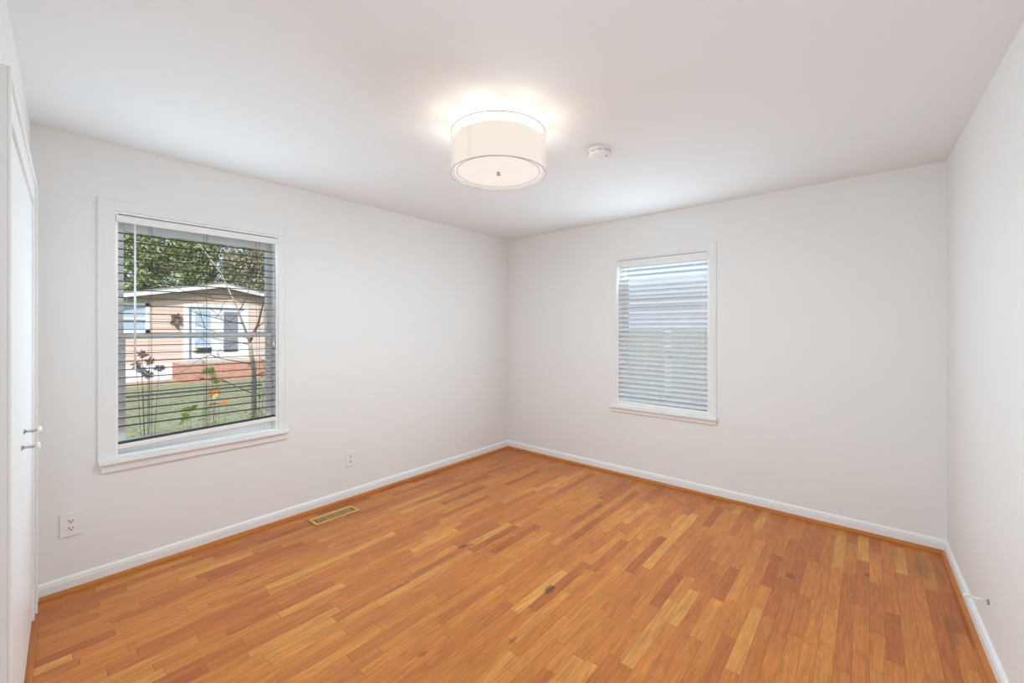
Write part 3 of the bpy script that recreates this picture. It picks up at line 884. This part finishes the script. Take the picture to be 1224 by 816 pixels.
# ------------------------------------------------------------------ the house across the lawn
HX = -17.4
hs = thing('neighbor_house', (HX, 1.68, GZ), 'peach sided low gabled house across the lawn seen through the left window', 'house')
HY0, HY1 = -6.0, 9.4
PK, SL = (1.68, 3.02), 0.19
gz = lambda y: PK[1] - SL * abs(y - PK[0])
wb = MB()
pr = [(HX, GZ), (HX - 8, GZ)]
vs = [(HX, HY0, 0.0), (HX, HY1, 0.0), (HX, HY1, gz(HY1)), (HX, PK[0], PK[1]), (HX, HY0, gz(HY0))]
vs += [(x - 7, y, z) for x, y, z in vs]
wb.add(vs, [(0, 1, 2, 3, 4), (9, 8, 7, 6, 5), (0, 5, 6, 1), (1, 6, 7, 2), (2, 7, 8, 3), (3, 8, 9, 4), (4, 9, 5, 0)])
zc = 0.06
while zc < 3.0:       # lapped boards
    z2 = zc + 0.17
    ya = max(HY0, PK[0] - (PK[1] - z2) / SL) if z2 > gz(HY0) else HY0
    yb = min(HY1, PK[0] + (PK[1] - z2) / SL) if z2 > gz(HY1) else HY1
    if yb > ya and z2 < PK[1]:
        wb.add([(HX, ya, zc), (HX + 0.028, ya, zc), (HX + 0.004, ya, z2), (HX, yb, zc), (HX + 0.028, yb, zc), (HX + 0.004, yb, z2)], [(0, 1, 2), (5, 4, 3), (1, 4, 5, 2), (0, 3, 4, 1)])
    zc = z2
wb.build('siding', M['siding'], hs)
MB().box(WORLD, HX - 6.9, HX + 0.02, HY0, HY1, GZ, 0.06).build('foundation_wall', M['house_white'], hs)
OH = 0.5
rb = MB(); fb = MB(); sb = MB()
for s in (-1, 1):
    ye = HY0 - 0.6 if s < 0 else HY1 + 0.6
    z0_, ze = PK[1] + 0.10, gz(ye) + 0.10
    rb.add([(x, y, z + dz) for x in (HX + OH + 0.05, HX - 7.4) for (y, z) in ((PK[0], z0_), (ye, ze)) for dz in (0.10, 0.16)],
           [(0, 1, 3, 2), (4, 6, 7, 5), (0, 4, 5, 1), (2, 3, 7, 6), (0, 2, 6, 4), (1, 5, 7, 3)])
    sb.add([(x, y, z + dz) for x in (HX + OH, HX - 7.3) for (y, z) in ((PK[0], z0_), (ye, ze)) for dz in (-0.03, 0.10)],
           [(0, 1, 3, 2), (4, 6, 7, 5), (0, 4, 5, 1), (2, 3, 7, 6), (0, 2, 6, 4), (1, 5, 7, 3)])
    fb.add([(x, y, z + dz) for x in (HX + OH + 0.04, HX + OH) for (y, z) in ((PK[0], z0_), (ye, ze)) for dz in (-0.04, 0.13)],
           [(0, 1, 3, 2), (4, 6, 7, 5), (0, 4, 5, 1), (2, 3, 7, 6), (0, 2, 6, 4), (1, 5, 7, 3)])
rf = rb.build('roof', M['roof'], hs)
sb.build('soffit', M['soffit'], rf)
fb.build('fascia', M['house_white'], rf)
fz = MB()
for s in (-1, 1):
    ye = HY0 if s < 0 else HY1
    fz.add([(x, y, z + dz) for x in (HX + 0.05, HX + 0.01) for (y, z) in ((PK[0], PK[1]), (ye, gz(ye))) for dz in (-0.20, 0.05)],
           [(0, 1, 3, 2), (4, 6, 7, 5), (0, 4, 5, 1), (2, 3, 7, 6), (0, 2, 6, 4), (1, 5, 7, 3)])
fz.build('frieze_board', M['soffit'], hs)
# left window of the house
hw = MB()
y0, y1, z0, z1 = -1.95, -0.57, 1.22, 2.34
hw.box(WORLD, HX, HX + 0.06, y0, y0 + 0.13, z0, z1).box(WORLD, HX, HX + 0.06, y1 - 0.13, y1, z0, z1).box(WORLD, HX, HX + 0.06, y0, y1, z1 - 0.13, z1).box(WORLD, HX, HX + 0.06, y0, y1, z0, z0 + 0.12).box(WORLD, HX, HX + 0.05, y0, y1, 1.72, 1.80)
hwo = hw.build('house_window', M['house_white'], hs)
MB().box(WORLD, HX + 0.005, HX + 0.03, y0 + 0.1, y1 - 0.1, z0 + 0.1, z1 - 0.1).build('pane', M['house_glass'], hwo)
MB().box(WORLD, HX + 0.03, HX + 0.055, y0 + 0.12, y1 - 0.12, 1.64, 1.70).build('sash_shadow_rail', M['house_glass_grey'], hwo)
# white double entrance: storm door and screened sidelight
dd = MB()
dd.box(WORLD, HX, HX + 0.05, 0.45, 2.72, 0.12, 2.38)
ddo = dd.build('front_door', M['house_white'], hs)
q = MB()
q.box(WORLD, HX + 0.03, HX + 0.075, 0.60, 2.55, 2.18, 2.26)
q.box(WORLD, HX + 0.03, HX + 0.07, 0.62, 0.70, 0.2, 2.26)
q.build('head_drip_rail', M['house_glass_grey'], ddo)
MB().box(WORLD, HX + 0.03, HX + 0.065, 0.82, 1.34, 0.70, 2.12).build('storm_pane', M['house_glass'], ddo)
MB().box(WORLD, HX + 0.05, HX + 0.08, 0.82, 1.34, 1.36, 1.44).build('storm_rail', M['house_white'], ddo)
MB().box(WORLD, HX + 0.05, HX + 0.09, 0.84, 1.36, 0.40, 0.62).build('lower_grille', M['house_dark'], ddo)
MB().box(WORLD, HX + 0.03, HX + 0.065, 1.80, 2.32, 0.48, 2.10).build('screen_pane', M['house_glass_grey'], ddo)
MB().box(WORLD, HX + 0.055, HX + 0.085, 1.80, 2.32, 0.42, 0.50).build('lower_grille', M['house_dark'], ddo)
# brick porch
MB().box(WORLD, HX, HX + 1.6, 0.10, 3.05, GZ, 0.08).box(WORLD, HX, HX + 1.9, 0.6, 2.6, GZ, -0.25).build('porch', M['brick'], hs)
wr = thing('wreath', (HX + 0.06, 0.20, 1.50), 'small dark twig wreath hanging on the peach siding left of the house door', 'wreath')
wm = MB(); rng = random.Random(5)
for i in range(26):
    a = 2 * PI * i / 26
    r0 = 0.14 + rng.uniform(-0.03, 0.03)
    p = Vector((HX + 0.08, 0.20 + r0 * math.cos(a) * 0.8, 1.72 + r0 * 1.5 * math.sin(a)))
    wm.tube([p, p + Vector((0.05, rng.uniform(-0.1, 0.1), rng.uniform(-0.1, 0.1)))], 0.035, 5)
wm.build('twigs', M['wreath'], wr)

# wheeled bin beside the porch
bn = thing('wheelie_bin', (-15.2, 3.25, GZ), 'grey blue wheeled bin standing on the lawn right of the brick porch', 'bin')
vs = [(-15.2 + sx * k, 3.25 + sy * k, z) for z, k in ((GZ + 0.06, 0.24), (1.0, 0.33)) for sx in (-1, 1) for sy in (-1, 1)]
MB().add(vs, [(0, 1, 3, 2), (4, 6, 7, 5), (0, 4, 5, 1), (2, 3, 7, 6), (0, 2, 6, 4), (1, 5, 7, 3)]).build('body', M['bin'], bn, bevel=0.03)
MB().box(WORLD, -15.56, -14.84, 2.89, 3.61, 1.0, 1.06).build('lid', M['bin'], bn, bevel=0.02)
for s in (-1, 1):
    MB().lathe((-15.5, 3.25 + s * 0.24, GZ + 0.12), [(0.001, -0.03), (0.12, -0.03), (0.12, 0.03), (0.001, 0.03)], axis='Y', sides=16).build('wheel', M['house_dark'], bn)


# ------------------------------------------------------------------ trees and shrubs
def leaves(mb, centers, n, spread, size, rng, flat=0.8):
    for i in range(n):
        c = centers[rng.randrange(len(centers))]
        d = Vector((rng.gauss(0, 1), rng.gauss(0, 1), rng.gauss(0, flat)))
        d = d.normalized() * spread * (rng.random() ** 0.45)
        p = Vector(c) + d
        nx = Vector((rng.gauss(0, 1), rng.gauss(0, 1), rng.gauss(0.5, 1))).normalized()
        a = nx.orthogonal().normalized()
        a.rotate(Matrix.Rotation(rng.uniform(0, 6.28), 3, nx)); b = nx.cross(a)
        s = size * rng.uniform(0.6, 1.3)
        mb.add([p - a * s * 0.5, p + b * s * 0.28 + nx * s * 0.06, p + a * s * 0.5, p - b * s * 0.28 + nx * s * 0.06], [(0, 1, 2), (0, 2, 3)])


def tree(x, y, h, crown_z, rx, rz, m, label, seed, n=4200, size=0.22, trunk_r=0.16):
    rng = random.Random(seed)
    t = thing('garden_tree', (x, y, GZ), label, 'tree', 'trees behind the house')
    tb = MB().tube([(x, y, GZ), (x + 0.1, y + 0.05, crown_z - 0.5 * rz), (x, y, crown_z + 0.4 * rz)], [trunk_r, trunk_r * 0.8, trunk_r * 0.4], 8)
    cs = []
    for i in range(160):
        d = Vector((rng.gauss(0, 1), rng.gauss(0, 1), rng.gauss(0, 1))).normalized() * (rng.random() ** 0.35)
        p = Vector((x + d.x * rx, y + d.y * rx, crown_z + d.z * rz))
        cs.append(p)
        if i % 6 == 0:
            tb.tube([(x, y, crown_z - 0.3 * rz), (Vector((x, y, crown_z)) + p) / 2, p], [0.07, 0.05, 0.02], 5)
    tb.build('trunk', M['bark_dark'], t)
    f = MB(); leaves(f, cs, n, 0.5, size, rng)
    f.build('foliage', m, t, recalc=False)
    return t


tree(-29.3, 1.2, 9, 5.0, 2.1, 4.5, M['leaf_green'], 'leafy bright green tree behind the house, above its roof at the left', 11, n=9000)
tree(-29.3, 6.9, 10, 5.2, 2.1, 4.6, M['leaf_autumn'], 'half bare tan autumn tree behind the house, top right in the left window', 15, n=9000)
tree(-35.2, 4.3, 11, 6.2, 2.1, 5.4, M['leaf_green'], 'bright green tree standing behind the gap between the two nearest trees', 13, n=9500)
tree(-35.2, 10.0, 11, 6.2, 2.1, 5.6, M['leaf_dark'], 'dark evergreen behind the tan autumn tree', 14, n=9000)
tree(-35.2, -1.5, 11, 6.2, 2.1, 5.6, M['leaf_dark'], 'dark evergreen behind the leafy bright green tree at the left', 12, n=9000)
for i, (tx, ty) in enumerate(((-41.2, 1.6), (-41.2, 7.3), (-41.2, 13.0))):
    tree(tx, ty, 13, 7.6, 2.1, 7.0, M['leaf_dark'], ('tall dark tree in the farthest row, left of the others', 'tall dark tree in the farthest row, between two others', 'tall dark tree in the farthest row, right of the others')[i], 30 + i, n=9500)


def branchlets(mb, p, d, length, r, depth, rng, tips):
    pts = [Vector(p)]; q = Vector(p); dd = Vector(d).normalized()
    n = 4
    for i in range(n):
        dd = (dd + Vector((rng.gauss(0, 0.16), rng.gauss(0, 0.16), rng.gauss(0.02, 0.14)))).normalized()
        q = q + dd * (length / n); pts.append(q.copy())
    mb.tube(pts, [r * (1 - 0.6 * i / n) for i in range(n + 1)], 5)
    tips.append(pts[-1])
    if depth > 0:
        for k in range(rng.choice((2, 3))):
            i = rng.randrange(1, n + 1)
            side = Vector((rng.gauss(0, 0.5), rng.gauss(0, 1), rng.gauss(0.2, 0.6)))
            branchlets(mb, pts[i], dd + side * 0.9, length * rng.uniform(0.5, 0.8), r * 0.5, depth - 1, rng, tips)


rng = random.Random(3)
bt = thing('bare_tree', (-2.5, -1.89, GZ), 'small nearly bare tree with a slim grey trunk outside the left window', 'tree')
k = MB().tube([(-2.5, -1.89, GZ), (-2.5, -1.885, 0.24), (-2.49, -1.888, 0.90), (-2.5, -1.93, 1.23)], [0.034, 0.030, 0.026, 0.022], 8)
k.build('trunk', M['bark_grey'], bt)
k = MB(); tips = []
MB().tube([(-2.5, -1.93, 1.23), (-2.5, -2.07, 1.66), (-2.48, -2.24, 2.05), (-2.46, -2.46, 2.36), (-2.46, -2.48, 2.45), (-2.44, -2.44, 2.9)], [0.015, 0.010, 0.0085, 0.0075, 0.007, 0.005], 6).build('pale_limb', M['bark_pale'], bt)
k.tube([(-2.5, -1.93, 1.23), (-2.52, -1.83, 1.45), (-2.5, -1.76, 1.8), (-2.45, -1.70, 2.2)], [0.018, 0.014, 0.010, 0.005], 6)
for (p, d, L_) in (((-2.5, -1.89, 0.95), (0, -1, 0.35), 0.55), ((-2.5, -1.95, 1.28), (0.1, -1, 0.25), 0.6), ((-2.5, -2.0, 1.45), (0, -1, 0.1), 0.7),
                   ((-2.5, -2.1, 1.75), (0.1, -1, -0.15), 0.5), ((-2.5, -1.86, 1.4), (0, 0.8, 0.7), 0.4), ((-2.5, -1.93, 1.2), (0, -0.9, -0.1), 0.55),
                   ((-2.49, -1.89, 0.6), (0.1, -1, 0.5), 0.4), ((-2.5, -2.05, 1.6), (0, 0.6, 0.8), 0.35), ((-2.49, -1.89, 0.8), (0, 1, 0.6), 0.3), ((-2.48, -2.2, 2.0), (0, 0.8, 0.5), 0.5)):
    branchlets(k, p, d, L_, 0.0065, 2, rng, tips)
k.build('branches', M['bark_dark'], bt)
f = MB(); leaves(f, [t for t in tips if t.z < 1.25] or tips, 36, 0.10, 0.055, rng)
f.build('foliage', M['leaf_pale'], bt, recalc=False)


def shrub(name, x, y, z_list, m, label, seed, size, n_per, spread, stem_m, stem_r=0.007):
    rng = random.Random(seed)
    t = thing(name, (x, y, GZ), label, 'shrub')
    s = MB(); f = MB()
    for (px, py, pz) in z_list:
        mid = Vector(((x + px) / 2 + rng.uniform(-.06, .06), (y * 0.6 + py * 0.4), (GZ + pz) / 2))
        s.tube([(x, y, GZ), mid, (px, py, pz)], [stem_r, stem_r * 0.8, stem_r * 0.4], 5)
        leaves(f, [(px, py, pz)], n_per, spread, size, rng)
    s.build('stems', stem_m, t)
    f.build('foliage', m, t, recalc=False)
    return t


shrub('orange_leaved_shrub', -3.3, -2.02, [(-3.3, -2.093, 0.552), (-3.3, -2.047, 0.584), (-3.3, -2.127, 0.521), (-3.3, -2.111, 0.376), (-3.3, -2.155, 0.342), (-3.3, -1.946, 0.424), (-3.3, -2.235, 0.216)], M['leaf_orange'],
      'shrub with a few orange autumn leaves behind the bare tree', 21, 0.17, 2, 0.05, M['bark_dark'], 0.0025)
shrub('green_leaved_shrub', -1.55, -2.62, [(-1.55, -2.578, 0.957), (-1.55, -2.548, 0.942), (-1.55, -2.599, 0.973), (-1.55, -2.518, 0.889), (-1.55, -2.731, 0.634), (-1.55, -2.787, 0.563), (-1.55, -2.756, 0.6)], M['leaf_lime'],
      'thin shrub with a tuft of lime green leaves left of the bare trunk', 22, 0.10, 3, 0.045, M['bark_dark'], 0.0025)
shrub('pale_leaved_shrub', -2.2, -1.95, [(-2.2, -1.94 + 0.06 * i, 0.25 + 0.13 * ((i * 3) % 6)) for i in range(7)] + [(-2.2, -2.05, 0.26), (-2.2, -2.12, 0.22), (-2.2, -2.0, 0.4)], M['leaf_pale'],
      'yellow green leafy shrub at the lower right corner of the left window', 23, 0.06, 16, 0.10, M['bark_dark'], 0.005)
# dried flower heads
t = thing('dried_flower_shrub', (-1.5, -3.05, GZ), 'shrub with star shaped brown dried flower heads, left in the left window', 'shrub')
rng = random.Random(8); s = MB()
for (py, pz) in ((-3.069, 1.172), (-3.019, 1.11), (-3.106, 1.085), (-3.073, 1.035), (-2.957, 1.044), (-3.031, 0.994)):
    s.tube([(-1.5, -3.05, GZ), (-1.5, (-3.05 + py) / 2 + 0.01, 0.3), (-1.5, py, pz)], [0.0025, 0.002, 0.0015], 5)
    h = MB(); c = Vector((-1.48, py, pz))
    for i in range(14):
        a = 2 * PI * i / 14 + rng.uniform(-.15, .15)
        r = rng.uniform(0.034, 0.052)
        d = Vector((rng.uniform(-0.3, 0.5), math.cos(a), math.sin(a))).normalized()
        w = d.cross(Vector((1, 0, 0))).normalized()
        h.add([c, c + d * r * 0.6 + w * r * 0.13, c + d * r, c + d * r * 0.6 - w * r * 0.13 + Vector((0.006, 0, 0))], [(0, 1, 2), (0, 2, 3)])
    h.build('flower_head', M['petal'], t, recalc=False)
s.build('stems', M['bark_dark'], t)

# ------------------------------------------------------------------ outside the back window: fence and white house
fc = thing('plank_fence', (1.0, 2.5, GZ), 'pale vertical plank fence just outside the back window', 'fence')
b = MB(); x = -3.0
i = 0
while x < 4.5:
    if not (0.90 < x < 0.99):
        b.box(WORLD, x, x + 0.092, 2.5, 2.52, GZ + 0.03, 1.36 + 0.01 * (i % 3))
    x += 0.096; i += 1
b.build('boards', M['fence'], fc)
MB().box(WORLD, -3.0, 4.5, 2.52, 2.56, 0.95, 1.04).box(WORLD, -3.0, 4.5, 2.52, 2.56, -0.25, -0.16).build('rails', M['fence'], fc)
for px in (-2.4, 0.0, 2.4, 4.4):
    MB().box(WORLD, px, px + 0.09, 2.56, 2.65, GZ, 1.33).build('post', M['fence'], fc)

nh = thing('white_house', (1.0, 5.2, GZ), 'white sided house beyond the fence, seen through the back window blind', 'house')
b = MB().box(WORLD, -6, 7, 5.2, 11, GZ, 3.6)
z = GZ
while z < 3.5:
    b.extrude(BACK, [(5.2, z), (5.175, z), (5.196, z + 0.19), (5.2, z + 0.19)], -6, 7)
    z += 0.19
b.build('siding', M['neighbor'], nh)
b = MB()
b.add([(-6.4, 4.6, 3.5), (7.4, 4.6, 3.5), (7.4, 8.1, 5.2), (-6.4, 8.1, 5.2), (-6.4, 11.6, 3.5), (7.4, 11.6, 3.5)], [(0, 1, 2, 3), (3, 2, 5, 4), (0, 3, 4), (1, 5, 2), (0, 4, 5, 1)])
b.build('roof', M['roof'], nh)
